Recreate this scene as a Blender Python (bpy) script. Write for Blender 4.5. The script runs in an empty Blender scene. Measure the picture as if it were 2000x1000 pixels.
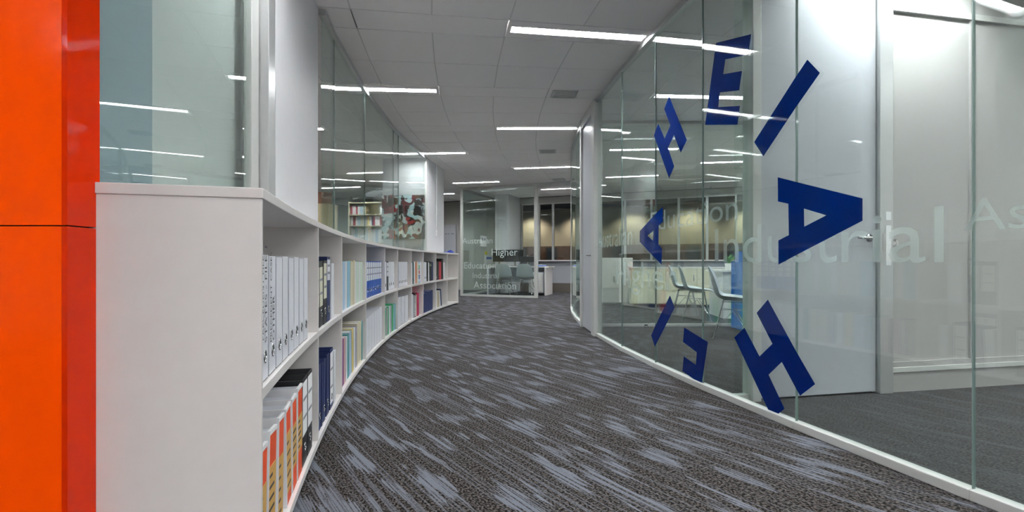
import bpy, bmesh, math, random
from mathutils import Vector, Matrix
S = bpy.context.scene
COL = S.collection
# ------------------------------------------------------------------ camera
H = 0.86
cam = bpy.data.objects.new('camera', bpy.data.cameras.new('camera'))
COL.objects.link(cam); S.camera = cam
cam.location = (0, 0, H); cam.rotation_euler = (math.pi/2, 0, 0)
cam.data.sensor_width = 36; cam.data.lens = 36*985/2000
cam.data.shift_y = 0.006; cam.data.clip_start = 0.02
# ------------------------------------------------------------------ world (night) and exposure
w = bpy.data.worlds.new('night'); S.world = w; w.use_nodes = True
w.node_tree.nodes['Background'].inputs[0].default_value = (0.10, 0.13, 0.2, 1)
w.node_tree.nodes['Background'].inputs[1].default_value = 0.12
S.view_settings.view_transform = 'Standard'; S.view_settings.look = 'None'
S.view_settings.exposure = 1.88; S.view_settings.gamma = 1.0
S.view_settings.use_curve_mapping = False
TUBE = 42.0          # emission of the fluorescent tubes
S.cycles.max_bounces = 14; S.cycles.diffuse_bounces = 9; S.cycles.glossy_bounces = 5
S.cycles.transparent_max_bounces = 24
S.cycles.caustics_reflective = False; S.cycles.sample_clamp_indirect = 6
# ------------------------------------------------------------------ polar plan of the round building
CX, CY = 19.96, 6.976
ZC = 2.75
def P(r, a, z=0.0): return Vector((CX - r*math.cos(a), CY + r*math.sin(a), z))
# ------------------------------------------------------------------ materials
MATS = {}
def mat(name, col, rough=0.5, metal=0.0, spec=0.5, noise=0.0, scale=20.0, emit=None, coat=0.0):
    if name in MATS: return MATS[name]
    m = bpy.data.materials.new(name); m.use_nodes = True; MATS[name] = m
    nt = m.node_tree; b = nt.nodes['Principled BSDF']
    b.inputs['Base Color'].default_value = (*col, 1); b.inputs['Roughness'].default_value = rough
    b.inputs['Metallic'].default_value = metal; b.inputs['Specular IOR Level'].default_value = spec
    b.inputs['Coat Weight'].default_value = coat; b.inputs['Coat Roughness'].default_value = 0.03
    tc = nt.nodes.new('ShaderNodeTexCoord'); n = nt.nodes.new('ShaderNodeTexNoise')
    n.inputs['Scale'].default_value = scale; nt.links.new(tc.outputs['Object'], n.inputs['Vector'])
    mx = nt.nodes.new('ShaderNodeMix'); mx.data_type = 'RGBA'
    k = max(noise, 0.03)
    mx.inputs[6].default_value = (*[c*(1-k) for c in col], 1); mx.inputs[7].default_value = (*[min(1, c*(1+k)) for c in col], 1)
    nt.links.new(n.outputs['Fac'], mx.inputs[0]); nt.links.new(mx.outputs[2], b.inputs['Base Color'])
    if emit:
        b.inputs['Emission Color'].default_value = (*emit[:3], 1); b.inputs['Emission Strength'].default_value = emit[3]
    return m
def glass_mat(name, tint, refl=1.0, grey=0.0):
    m = bpy.data.materials.new(name); m.use_nodes = True; MATS[name] = m
    nt = m.node_tree; nt.nodes.remove(nt.nodes['Principled BSDF']); out = nt.nodes['Material Output']
    geo = nt.nodes.new('ShaderNodeNewGeometry')
    io = nt.nodes.new('ShaderNodeMix'); io.data_type = 'FLOAT'
    io.inputs[2].default_value = 1.5; io.inputs[3].default_value = 1/1.5
    nt.links.new(geo.outputs['Backfacing'], io.inputs[0])
    fr = nt.nodes.new('ShaderNodeFresnel'); nt.links.new(io.outputs[0], fr.inputs['IOR'])
    mu = nt.nodes.new('ShaderNodeMath'); mu.operation = 'MULTIPLY'; mu.inputs[1].default_value = refl
    nt.links.new(fr.outputs[0], mu.inputs[0])
    t = nt.nodes.new('ShaderNodeBsdfTransparent'); t.inputs[0].default_value = (*tint, 1)
    g = nt.nodes.new('ShaderNodeBsdfGlossy'); g.inputs['Roughness'].default_value = 0.0
    g.inputs['Color'].default_value = (0.95, 1, 0.98, 1)
    x = nt.nodes.new('ShaderNodeMixShader'); nt.links.new(mu.outputs[0], x.inputs[0])
    nt.links.new(t.outputs[0], x.inputs[1]); nt.links.new(g.outputs[0], x.inputs[2])
    nt.links.new(x.outputs[0], out.inputs['Surface'])
    return m
def frost_mat(name, col, alpha):
    m = bpy.data.materials.new(name); m.use_nodes = True; MATS[name] = m
    nt = m.node_tree; nt.nodes.remove(nt.nodes['Principled BSDF']); out = nt.nodes['Material Output']
    t = nt.nodes.new('ShaderNodeBsdfTransparent')
    d = nt.nodes.new('ShaderNodeBsdfDiffuse'); d.inputs[0].default_value = (*col, 1)
    tr = nt.nodes.new('ShaderNodeBsdfTranslucent'); tr.inputs[0].default_value = (*col, 1)
    a = nt.nodes.new('ShaderNodeMixShader'); a.inputs[0].default_value = 0.5
    nt.links.new(d.outputs[0], a.inputs[1]); nt.links.new(tr.outputs[0], a.inputs[2])
    x = nt.nodes.new('ShaderNodeMixShader'); x.inputs[0].default_value = alpha
    nt.links.new(t.outputs[0], x.inputs[1]); nt.links.new(a.outputs[0], x.inputs[2])
    nt.links.new(x.outputs[0], out.inputs['Surface'])
    return m
def carpet_mat(name, dark, mid, light, amount):
    m = bpy.data.materials.new(name); m.use_nodes = True; MATS[name] = m
    nt = m.node_tree; b = nt.nodes['Principled BSDF']; b.inputs['Roughness'].default_value = 0.95
    b.inputs['Specular IOR Level'].default_value = 0.12
    L = nt.links.new
    tc = nt.nodes.new('ShaderNodeTexCoord'); mp = nt.nodes.new('ShaderNodeMapping')
    mp.inputs['Rotation'].default_value = (0, 0, math.radians(-34)); L(tc.outputs['Object'], mp.inputs['Vector'])
    jm = nt.nodes.new('ShaderNodeMapping'); jm.inputs['Scale'].default_value = (130, 0.3, 1); L(mp.outputs[0], jm.inputs['Vector'])
    jn = nt.nodes.new('ShaderNodeTexNoise'); jn.inputs['Scale'].default_value = 1.0; jn.inputs['Detail'].default_value = 0.0; L(jm.outputs[0], jn.inputs['Vector'])
    js = nt.nodes.new('ShaderNodeMath'); js.operation = 'MULTIPLY_ADD'; js.inputs[1].default_value = 0.26; js.inputs[2].default_value = -0.13; L(jn.outputs['Fac'], js.inputs[0])
    jc = nt.nodes.new('ShaderNodeCombineXYZ'); L(js.outputs[0], jc.inputs[1])
    ja = nt.nodes.new('ShaderNodeVectorMath'); ja.operation = 'ADD'; L(mp.outputs[0], ja.inputs[0]); L(jc.outputs[0], ja.inputs[1])
    def noise(sx, sy, sc, det=2.0, off=0.0, rag=False):
        q = nt.nodes.new('ShaderNodeMapping'); q.inputs['Scale'].default_value = (sx, sy, 1); q.inputs['Location'].default_value = (off, off*0.7, 0)
        L((ja if rag else mp).outputs[0], q.inputs['Vector']); n = nt.nodes.new('ShaderNodeTexNoise'); n.inputs['Scale'].default_value = sc
        n.inputs['Detail'].default_value = det; L(q.outputs[0], n.inputs['Vector']); return n.outputs['Fac']
    def step(src, lo, hi):
        r = nt.nodes.new('ShaderNodeMapRange'); r.interpolation_type = 'SMOOTHSTEP'
        r.inputs[1].default_value = lo; r.inputs[2].default_value = hi; L(src, r.inputs[0]); return r.outputs[0]
    def math_(op, a, c):
        k = nt.nodes.new('ShaderNodeMath'); k.operation = op
        for i, v in enumerate((a, c)):
            if isinstance(v, (int, float)): k.inputs[i].default_value = v
            else: L(v, k.inputs[i])
        return k.outputs[0]
    # after the rotation local y runs along the streaks, x across them
    speck = step(noise(1, 0.7, 125, 3), 0.42, 0.62)
    patch = step(noise(11, 3.0, 1.0, 0.0, 0.0, True), 0.625, 0.655)
    patch2 = step(noise(19, 4.2, 1.0, 0.0, 7.3, True), 0.645, 0.675)
    stripe = step(noise(120, 1.0, 1.0, 0.0, 3.1), 0.42, 0.50)
    lines = step(noise(100, 0.8, 1.0, 0.0, 11.7), 0.58, 0.63)
    k = math_('MAXIMUM', math_('MULTIPLY', math_('MAXIMUM', patch, patch2), math_('ADD', math_('MULTIPLY', stripe, 0.72), 0.16)), math_('MULTIPLY', lines, 0.42))
    k = math_('MULTIPLY', k, amount)
    def mix(f, a, c):
        x = nt.nodes.new('ShaderNodeMix'); x.data_type = 'RGBA'; L(f, x.inputs[0])
        for i, v in ((6, a), (7, c)):
            if isinstance(v, tuple): x.inputs[i].default_value = (*v, 1)
            else: L(v, x.inputs[i])
        return x.outputs[2]
    base = mix(speck, dark, mid)
    L(mix(k, base, light), b.inputs['Base Color'])
    bp = nt.nodes.new('ShaderNodeBump'); bp.inputs['Strength'].default_value = 0.25; bp.inputs['Distance'].default_value = 0.004
    L(speck, bp.inputs['Height']); L(bp.outputs[0], b.inputs['Normal'])
    return m
def paint_mat(name):
    m = bpy.data.materials.new(name); m.use_nodes = True; MATS[name] = m
    nt = m.node_tree; b = nt.nodes['Principled BSDF']; b.inputs['Roughness'].default_value = 0.6; L = nt.links.new
    tc = nt.nodes.new('ShaderNodeTexCoord')
    n = nt.nodes.new('ShaderNodeTexNoise'); n.inputs['Scale'].default_value = 5.5; n.inputs['Detail'].default_value = 1.0
    L(tc.outputs['Object'], n.inputs['Vector'])
    va = nt.nodes.new('ShaderNodeVectorMath'); va.operation = 'MULTIPLY_ADD'; va.inputs[1].default_value = (0.45, 0.45, 0.45)
    L(n.outputs['Color'], va.inputs[0]); L(tc.outputs['Object'], va.inputs[2])
    vo = nt.nodes.new('ShaderNodeTexVoronoi'); vo.inputs['Scale'].default_value = 8.5; L(va.outputs[0], vo.inputs['Vector'])
    sx = nt.nodes.new('ShaderNodeSeparateColor'); L(vo.outputs['Color'], sx.inputs[0])
    r = nt.nodes.new('ShaderNodeValToRGB'); r.color_ramp.interpolation = 'CONSTANT'
    st = [(0, (0.025, 0.018, 0.018)), (0.26, (0.15, 0.008, 0.014)), (0.42, (0.46, 0.64, 0.67)), (0.64, (0.70, 0.75, 0.72)), (0.82, (0.18, 0.10, 0.05)), (0.89, (0.05, 0.025, 0.025)), (0.97, (0.42, 0.03, 0.03))]
    e = r.color_ramp.elements
    while len(e) < len(st): e.new(0.5)
    for el, (p, c) in zip(e, st): el.position = p; el.color = (*c, 1)
    L(sx.outputs[0], r.inputs[0]); L(r.outputs[0], b.inputs['Base Color'])
    return m
def tile_mat(name):
    m = mat(name, (0.93, 0.905, 0.885), 0.9, spec=0.1, noise=0.05, scale=260)
    return m
WHITE = mat('white laminate', (0.76, 0.73, 0.71), 0.35, noise=0.015)
PAINT = mat('white wall paint', (0.66, 0.66, 0.68), 0.6)
PAINT2 = mat('off white wall paint', (0.80, 0.79, 0.77), 0.6)
GREYP = mat('grey wall paint', (0.42, 0.41, 0.39), 0.7)
BLUEG = mat('blue grey wall paint', (0.36, 0.44, 0.50), 0.6)
ALU = mat('satin aluminium', (0.55, 0.56, 0.56), 0.35, 0.6)
ALUG = mat('pale grey coated aluminium', (0.56, 0.57, 0.55), 0.45, 0.1)
STEEL = mat('chrome steel', (0.62, 0.62, 0.63), 0.2, 1.0)
DARK = mat('dark plastic', (0.02, 0.02, 0.022), 0.4)
BLACK = mat('black board', (0.016, 0.015, 0.016), 0.45)
TOE = mat('charcoal plinth', (0.02, 0.02, 0.02), 0.8)
PANEL = mat('cream white panel', (0.40, 0.39, 0.38), 0.3)
DOORM = mat('white door laminate', (0.45, 0.465, 0.50), 0.3)
TILE = tile_mat('mineral fibre tile')
TBAR = mat('ceiling grid metal', (0.70, 0.69, 0.67), 0.5)
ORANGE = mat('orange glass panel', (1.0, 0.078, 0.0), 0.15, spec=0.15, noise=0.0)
ORANGE_SHADE = mat('orange glass panel in shade', (0.62, 0.022, 0.0), 0.06, spec=0.25, noise=0.0)  # darkened copy of the panel orange: shade on the return put into its colour
GLASS = glass_mat('clear green glass', (0.93, 0.97, 0.955))
WGLASS = glass_mat('window glass', (0.8, 0.8, 0.78))
EDGE = mat('glass joint', (0.22, 0.30, 0.28), 0.2)
FROST = frost_mat('frosted vinyl', (0.72, 0.88, 0.85), 0.30)
FROST2 = frost_mat('denser frosted vinyl', (0.86, 0.95, 0.93), 0.75)
BLUEV = mat('blue vinyl', (0.0, 0.012, 0.118), 0.03, spec=0.25, noise=0.02)
CARPET = carpet_mat('streaked carpet', (0.003, 0.0025, 0.0023), (0.088, 0.076, 0.071), (0.138, 0.150, 0.180), 1.0)
CARPET2 = carpet_mat('plain office carpet', (0.035, 0.033, 0.033), (0.075, 0.073, 0.073), (0.12, 0.12, 0.13), 0.35)
PAPER = mat('white paper', (0.86, 0.86, 0.87), 0.6)
FILEW = mat('white file board', (0.78, 0.79, 0.84), 0.45)
FILEG = mat('pale grey file board', (0.58, 0.60, 0.65), 0.5)
INK = mat('dark ink', (0.03, 0.03, 0.04), 0.6)
INKG = mat('grey ink', (0.25, 0.26, 0.3), 0.6)
LAMP = mat('fluorescent tube', (0.9, 0.9, 0.9), 0.5, emit=(0.97, 0.985, 1.0, TUBE))
LAMPR = mat('luminaire reflector', (0.85, 0.86, 0.87), 0.3)
SHELLC = mat('grey chair shell', (0.42, 0.47, 0.49), 0.35)
def cm(name, col, rough=0.5): return mat(name, col, rough)
# ------------------------------------------------------------------ helpers
def link(o, parent=None):
    COL.objects.link(o)
    if parent is not None:
        o.parent = parent
    return o
def tag(o, label=None, cat=None, group=None, kind=None):
    if label: o['label'] = label
    if cat: o['category'] = cat
    if group: o['group'] = group
    if kind: o['kind'] = kind
    return o
def empty(name, loc=(0, 0, 0), rz=0.0):
    o = bpy.data.objects.new(name, None); o.empty_display_size = 0.1; COL.objects.link(o)
    o.location = loc; o.rotation_euler = (0, 0, rz); return o
class MB:
    """collects boxes, tubes and polygons of ONE piece"""
    def __init__(s): s.v = []; s.f = []; s.smooth = False
    def add(s, vs, fs):
        n = len(s.v); s.v += [tuple(p) for p in vs]; s.f += [tuple(i+n for i in q) for q in fs]; return s
    def box(s, x0, x1, y0, y1, z0, z1):
        return s.add([(x0,y0,z0),(x1,y0,z0),(x1,y1,z0),(x0,y1,z0),(x0,y0,z1),(x1,y0,z1),(x1,y1,z1),(x0,y1,z1)],
                     [(0,3,2,1),(4,5,6,7),(0,1,5,4),(1,2,6,5),(2,3,7,6),(3,0,4,7)])
    def prism(s, pts, z0, z1):
        n = len(pts)
        return s.add([(x,y,z0) for x,y in pts]+[(x,y,z1) for x,y in pts],
              [tuple(range(n-1,-1,-1)), tuple(range(n,2*n))]+[(i,(i+1)%n,n+(i+1)%n,n+i) for i in range(n)])
    def tube(s, pts, rad, n=6, cap=True):
        pts = [Vector(p) for p in pts]; rings = []
        for i, p in enumerate(pts):
            d = (pts[min(i+1, len(pts)-1)] - pts[max(i-1, 0)]).normalized()
            a = d.cross(Vector((0,0,1)) if abs(d.z) < .9 else Vector((1,0,0))).normalized(); b = d.cross(a)
            rr = rad[i] if isinstance(rad, (list, tuple)) else rad
            rings.append([p + (a*math.cos(2*math.pi*k/n)+b*math.sin(2*math.pi*k/n))*rr for k in range(n)])
        vs = [q for r in rings for q in r]
        fs = [(i*n+k, i*n+(k+1)%n, (i+1)*n+(k+1)%n, (i+1)*n+k) for i in range(len(pts)-1) for k in range(n)]
        if cap: fs += [tuple(range(n-1,-1,-1)), tuple((len(pts)-1)*n+k for k in range(n))]
        return s.add(vs, fs)
    def lathe(s, prof, n=20):
        vs = [(r*math.cos(2*math.pi*k/n), r*math.sin(2*math.pi*k/n), z) for r, z in prof for k in range(n)]
        fs = [(i*n+k, i*n+(k+1)%n, (i+1)*n+(k+1)%n, (i+1)*n+k) for i in range(len(prof)-1) for k in range(n)]
        fs += [tuple(range(n-1,-1,-1)), tuple((len(prof)-1)*n+k for k in range(n))]
        return s.add(vs, fs)
    def mesh(s, name, m, fix=True):
        me = bpy.data.meshes.new(name); me.from_pydata(s.v, [], s.f)
        if fix:
            b = bmesh.new(); b.from_mesh(me); bmesh.ops.recalc_face_normals(b, faces=b.faces); b.to_mesh(me); b.free()
        me.materials.append(m)
        if s.smooth:
            for p in me.polygons: p.use_smooth = True
        me.update(); return me
    def build(s, name, m, parent=None, loc=None, rz=0.0, bevel=0.0):
        o = bpy.data.objects.new(name, s.mesh(name, m)); link(o, parent)
        if loc is not None: o.location = loc
        o.rotation_euler = (0, 0, rz)
        if bevel:
            md = o.modifiers.new('bevel', 'BEVEL'); md.width = bevel; md.segments = 2; md.limit_method = 'ANGLE'
        return o
def slab(name, p0, p1, t, z0, z1, m, parent=None, shift=0.0, bevel=0.0):
    """upright straight slab between two plan points"""
    p0 = Vector((p0[0], p0[1], 0)); p1 = Vector((p1[0], p1[1], 0)); d = p1-p0; L = d.length
    a = math.atan2(d.y, d.x); c = (p0+p1)/2
    o = MB().box(-L/2, L/2, shift-t/2, shift+t/2, 0, z1-z0).build(name, m, parent, (c.x, c.y, z0), a, bevel)
    return o
def arc_pts(r, a0, a1, n): return [P(r, a0+(a1-a0)*i/n) for i in range(n+1)]
def arcslab(name, r0, r1, a0, a1, z0, z1, m, parent=None, n=8, bevel=0.0):
    """curved board between two radii"""
    pts = [(p.x, p.y) for p in arc_pts(r0, a0, a1, n)] + [(p.x, p.y) for p in reversed(arc_pts(r1, a0, a1, n))]
    c = P((r0+r1)/2, (a0+a1)/2, z0)
    vs = []; fs = []
    lo = [p for p in pts[:n+1]]; hi = list(reversed(pts[n+1:]))
    for z in (0, z1-z0):
        for p in lo: vs.append((p[0]-c.x, p[1]-c.y, z))
        for p in hi: vs.append((p[0]-c.x, p[1]-c.y, z))
    k = 2*(n+1)
    for i in range(n):
        a, b, d, e = i, i+1, n+1+i, n+2+i
        fs += [(a, b, e, d), (k+a, k+d, k+e, k+b), (a, k+a, k+b, b), (d, e, k+e, k+d)]
    fs += [(0, n+1, k+n+1, k), (n, k+n, k+2*n+1, 2*n+1)]
    mb = MB(); mb.add(vs, fs)
    return mb.build(name, m, parent, c, 0.0, bevel)
_dg = {}
def text_mesh(body, size, align='LEFT', bold=0.0):
    key = (body, size, align, bold)
    if key in _dg: return _dg[key]
    cu = bpy.data.curves.new('t', 'FONT'); cu.body = body; cu.size = size; cu.align_x = align; cu.offset = bold
    cu.resolution_u = 3
    o = bpy.data.objects.new('t', cu); COL.objects.link(o)
    dg = bpy.context.evaluated_depsgraph_get()
    me = bpy.data.meshes.new_from_object(o.evaluated_get(dg))
    bpy.data.objects.remove(o); _dg[key] = me
    return me
def text_obj(name, body, size, m, parent, loc, rot, align='LEFT', bold=0.0):
    me = text_mesh(body, size, align, bold).copy(); me.materials.clear(); me.materials.append(m)
    o = bpy.data.objects.new(name, me); link(o, parent); o.location = loc; o.rotation_euler = rot; return o
def struct(o): o['kind'] = 'structure'; return o
rnd = random.Random(4)

# ================================================================== SETTING
A_BACK, A_REAR, R_IN, R_OUT = 0.385, -0.62, 13.0, 27.5
def sector(name, r0, r1, a0, a1, z0, z1, m, n=24):
    o = arcslab(name, r0, r1, a0, a1, z0, z1, m, None, n); return struct(o)
def recentre(o):      # keep world coordinates for the streaked carpet
    o.data.transform(Matrix.Translation(o.location)); o.location = (0, 0, 0); return o
recentre(sector('floor', 19.0, R_OUT, A_REAR, A_BACK, -0.06, 0.0, CARPET))
recentre(sector('floor_office', R_IN, 19.0, A_REAR, A_BACK, -0.06, 0.0, CARPET2))
ceil = sector('ceiling', R_IN, R_OUT, A_REAR, A_BACK, ZC+0.056, ZC+0.10, TBAR, 40)
ceil.data.transform(Matrix.Translation(ceil.location)); ceil.location = (0, 0, 0)
sector('wall_outer', R_OUT, R_OUT+0.15, A_REAR, A_BACK, 0, ZC, PAINT2)
sector('wall_inner', R_IN-0.15, R_IN, A_REAR, A_BACK, 0, ZC, PAINT2)
struct(slab('wall_rear', P(R_IN, A_REAR), P(R_OUT, A_REAR), 0.15, 0, ZC, PAINT2))

# ---- ceiling tiles and service strips
PH0, MOD, RT = -0.1432, 0.0757, 20.209
SH = 0.0075; TH = (MOD - 2*SH)/2
tile_cache = {}
def tile_mesh(r0, r1, da, key):
    if key in tile_cache: return tile_cache[key]
    g = 0.006; ga = g/((r0+r1)/2)
    c = P((r0+r1)/2, 0)
    q = [P(r0+g, -da/2+ga)-c, P(r0+g, da/2-ga)-c, P(r1-g, da/2-ga)-c, P(r1-g, -da/2+ga)-c]
    me = MB().prism([(p.x, p.y) for p in q], 0, 0.02).mesh('ceiling_tile', TILE)
    tile_cache[key] = me; return me
far = MB()
def put_tile(k, k2, a, da, name, single):
    r0, r1 = RT+0.6*k, RT+0.6*k2; me = tile_mesh(r0, r1, da, (k, k2, round(da, 4), name))
    c = P((r0+r1)/2, a, ZC)
    if single:
        o = bpy.data.objects.new(name, me); link(o, ceil); o.location = c; o.rotation_euler = (0, 0, -a)
    else:
        R = Matrix.Rotation(-a, 3, 'Z')
        far.add([R @ v.co + c for v in me.vertices], [tuple(p.vertices) for p in me.polygons])
LIGHTS = []
def light_cols(n):
    base = -2 if n % 2 == 0 else 1     # first tile column of the 1.2 m fitting
    return [base+6*j for j in range(-2, 3)]
VENTS = {(1, -1), (3, -1), (5, -1)}
for n in range(-6, 7):
    a = PH0 + MOD*n
    if a > A_BACK-0.02 or a < A_REAR+0.02: continue
    lc = light_cols(n)
    for k in range(-12, 12):
        r0 = RT+0.6*k
        if r0 < R_IN or r0+0.6 > R_OUT: continue
        for t in (0, 1):
            put_tile(k, k+1, a+SH+TH*(t+0.5), TH, 'ceiling_tile', -7 <= k <= 4 and -1 <= n <= 6 and a+MOD < A_BACK)
    k = -12
    while k < 12:
        if k in lc:
            LIGHTS.append((k, a, n)); k += 2; continue
        nxt = 2 if not (k+1 in lc) and k+2 <= 12 else 1
        if RT+0.6*k > R_IN and RT+0.6*(k+nxt) < R_OUT:
            put_tile(k, k+nxt, a, 2*SH, 'ceiling_strip_panel', -7 <= k <= 4 and -1 <= n <= 6)
        k += nxt
for k in range(-11, 12):
    r = RT+0.6*k; mb = MB()
    for n in range(-6, 7):
        a = PH0+MOD*n
        if a > A_BACK-0.09: continue
        q = [P(r-0.012, a+SH), P(r-0.012, a+MOD-SH), P(r+0.012, a+MOD-SH), P(r+0.012, a+SH)]
        mb.prism([(p.x, p.y) for p in q], ZC+0.003, ZC+0.006)
    mb.build('grid_runner', TBAR, ceil)
for n in range(-6, 7):
    for da in (-SH, SH, SH+TH):
        a = PH0+MOD*n+da
        if a > A_BACK-0.01: continue
        slab('grid_cross_bar', P(R_IN, a), P(R_OUT, a), 0.024, ZC+0.0035, ZC+0.0065, TBAR, ceil)
fo = far.build('ceiling_tile_field', TILE, ceil); fo['kind'] = 'stuff'

# ---- walls and glazing, right of the corridor
RG = 19.0
JR = [-0.42, -0.372, -0.3205, -0.2745, -0.2322, -0.1882, -0.1508, -0.1088, -0.0603]
wr = struct(empty('wall_right'))
def path_pt(s, off=0.0):      # point on the faceted glass line, s = arc length at RG
    a = s/RG
    for a0, a1 in zip(JR[:-1], JR[1:]):
        if a0 <= a <= a1 or (a0 == JR[0] and a < a0) or (a1 == JR[-1] and a > a1):
            t = (a-a0)/(a1-a0); p = P(RG, a0).lerp(P(RG, a1), t)
            m = (a0+a1)/2; return p + off*Vector((-math.cos(m), math.sin(m), 0))
for a0, a1 in zip(JR[:-1], JR[1:]):
    slab('glass_pane', P(RG, a0+0.0002), P(RG, a1-0.0002), 0.012, 0.03, ZC-0.03, GLASS, wr)
    slab('bottom_rail', P(RG, a0), P(RG, a1), 0.05, 0, 0.04, ALUG, wr, bevel=0.003)
    slab('head_rail', P(RG, a0), P(RG, a1), 0.05, ZC-0.04, ZC+0.004, ALU, wr)
for a in JR[1:-1]:
    p = P(RG, a); MB().box(-0.0065, 0.0065, -0.0018, 0.0018, 0, ZC-0.08).build('glass_joint', EDGE, wr, (p.x, p.y, 0.04), -a)
def post(r, a, wr_, wa, parent, m=ALUG, z1=ZC+0.003, name='post'):
    p = P(r, a); return MB().box(-wr_/2, wr_/2, -wa/2, wa/2, 0, z1).build(name, m, parent, (p.x, p.y, 0), -a, 0.004)
post(RG, -0.0562, 0.10, 0.15, wr)
post(RG, -0.0130, 0.10, 0.10, wr)
slab('door_head', P(RG, -0.0525), P(RG, -0.0158), 0.09, 2.62, ZC, ALUG, wr)
d1 = struct(slab('door_1', P(RG, -0.0522), P(RG, -0.0157), 0.045, 0.012, 2.61, DOORM, None, bevel=0.003))
def lever(parent, loc, rz, flip=1):
    """door lever: rose plus bent bar, local x along the door, local -y towards the viewer"""
    o = MB(); o.smooth = True
    o.lathe([(0.026, 0), (0.026, 0.008), (0.010, 0.010), (0.010, 0.045)], 20)
    for i, v in enumerate(o.v): o.v[i] = (v[0], -v[2], v[1])
    o.tube([(0, -0.045, 0), (flip*0.02, -0.052, 0), (flip*0.06, -0.052, 0.0), (flip*0.13, -0.048, 0)], [0.010, 0.010, 0.009, 0.008], 10)
    return o.build('lever_handle', STEEL, parent, loc, rz)
# slab local x runs towards larger angle, so the room side is +y and the corridor -y
lever(d1, (-0.27, 0.0225, 0.93), math.pi, -1)
a = (-0.0522-0.0157)/2
lever(d1, (-0.27, -0.0225, 0.93), 0, 1)
JR2 = [-0.0100, 0.032, 0.073, 0.114, 0.152]
for a0, a1 in zip(JR2[:-1], JR2[1:]):
    slab('glass_pane', P(RG, a0), P(RG, a1), 0.012, 0.03, ZC-0.03, GLASS, wr)
    slab('bottom_rail', P(RG, a0), P(RG, a1), 0.05, 0, 0.04, ALUG, wr)
    slab('head_rail', P(RG, a0), P(RG, a1), 0.05, ZC-0.04, ZC+0.004, ALU, wr)
post(RG, 0.1545, 0.07, 0.07, wr)
JR3 = [0.157, 0.20, 0.244]
for a0, a1 in zip(JR3[:-1], JR3[1:]):
    slab('glass_pane', P(RG, a0), P(RG, a1), 0.012, 0.03, ZC-0.03, GLASS, wr)
    slab('bottom_rail', P(RG, a0), P(RG, a1), 0.05, 0, 0.04, ALUG, wr)
    slab('head_rail', P(RG, a0), P(RG, a1), 0.05, ZC-0.04, ZC+0.004, ALU, wr)

# ---- blue vinyl letters round the ring, drawn in wall coordinates (arc length, height)
LET = {
 'E': ([(-3.732,2.28),(-4.072,2.187),(-4.046,2.078),(-3.83,2.135),(-3.808,2.050),(-3.99,2.003),(-3.964,1.896),(-3.776,1.945),(-3.756,1.857),(-3.972,1.80),(-3.948,1.693),(-3.612,1.781)], None),
 'H': ([(-3.107,2.138),(-3.374,1.737),(-3.287,1.664),(-3.184,1.819),(-3.089,1.743),(-3.188,1.582),(-3.107,1.504),(-2.845,1.9),(-2.923,1.978),(-3.033,1.828),(-3.125,1.908),(-3.025,2.064)], None),
 'A': ([(-3.002,1.299),(-3.002,1.178),(-2.93,1.154),(-2.927,0.999),(-2.988,0.968),(-2.984,0.839),(-2.537,1.039),(-2.537,1.133)], [(-2.712,1.084),(-2.834,1.12),(-2.827,1.035)]),
 'I': ([(-3.121,0.605),(-3.194,0.517),(-2.863,0.169),(-2.787,0.251)], None),
 'E.': ([(-3.337,0.387),(-3.644,0.329),(-3.574,0.042),(-3.470,0.042),(-3.312,0.065),(-3.331,0.176),(-3.498,0.147),(-3.509,0.237),(-3.32,0.279)], None),
 'H.': ([(-4.209,0.652),(-4.533,0.259),(-4.441,0.178),(-4.315,0.326),(-4.215,0.236),(-4.335,0.082),(-4.290,0.042),(-4.211,0.042),(-3.918,0.399),(-4.012,0.471),(-4.142,0.324),(-4.245,0.412),(-4.118,0.569)], None),
 'I.': ([(-4.486,1.876),(-4.561,1.782),(-4.174,1.455),(-4.097,1.553)], None),
 'A.': ([(-4.285,1.319),(-4.786,1.143),(-4.786,1.044),(-4.29,0.846),(-4.29,0.977),(-4.365,1.002),(-4.362,1.167),(-4.287,1.188)], [(-4.465,1.131),(-4.598,1.085),(-4.467,1.039)]),
}
for key, (outer, hole) in LET.items():
    b = bmesh.new(); edges = []
    for loop in (outer, hole):
        if not loop: continue
        vs = [b.verts.new((x, z, 0)) for x, z in loop]
        edges += [b.edges.new((vs[i], vs[(i+1) % len(vs)])) for i in range(len(vs))]
    bmesh.ops.triangle_fill(b, use_beauty=True, edges=edges)
    for j in JR:
        bmesh.ops.bisect_plane(b, geom=b.verts[:]+b.edges[:]+b.faces[:], plane_co=(j*RG, 0, 0), plane_no=(1, 0, 0))
    for v in b.verts:
        q = path_pt(v.co.x, 0.0072); v.co = (q.x, q.y, v.co.y)
    me = bpy.data.meshes.new('vinyl_letter'); b.to_mesh(me); b.free(); me.materials.append(BLUEV)
    c = sum((v.co for v in me.vertices), Vector())/len(me.vertices); me.transform(Matrix.Translation(-c))
    o = bpy.data.objects.new('vinyl_letter', me); link(o, wr); o.location = c; o['label'] = 'dark blue vinyl letter %s stuck on the glass' % key[0]
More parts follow.
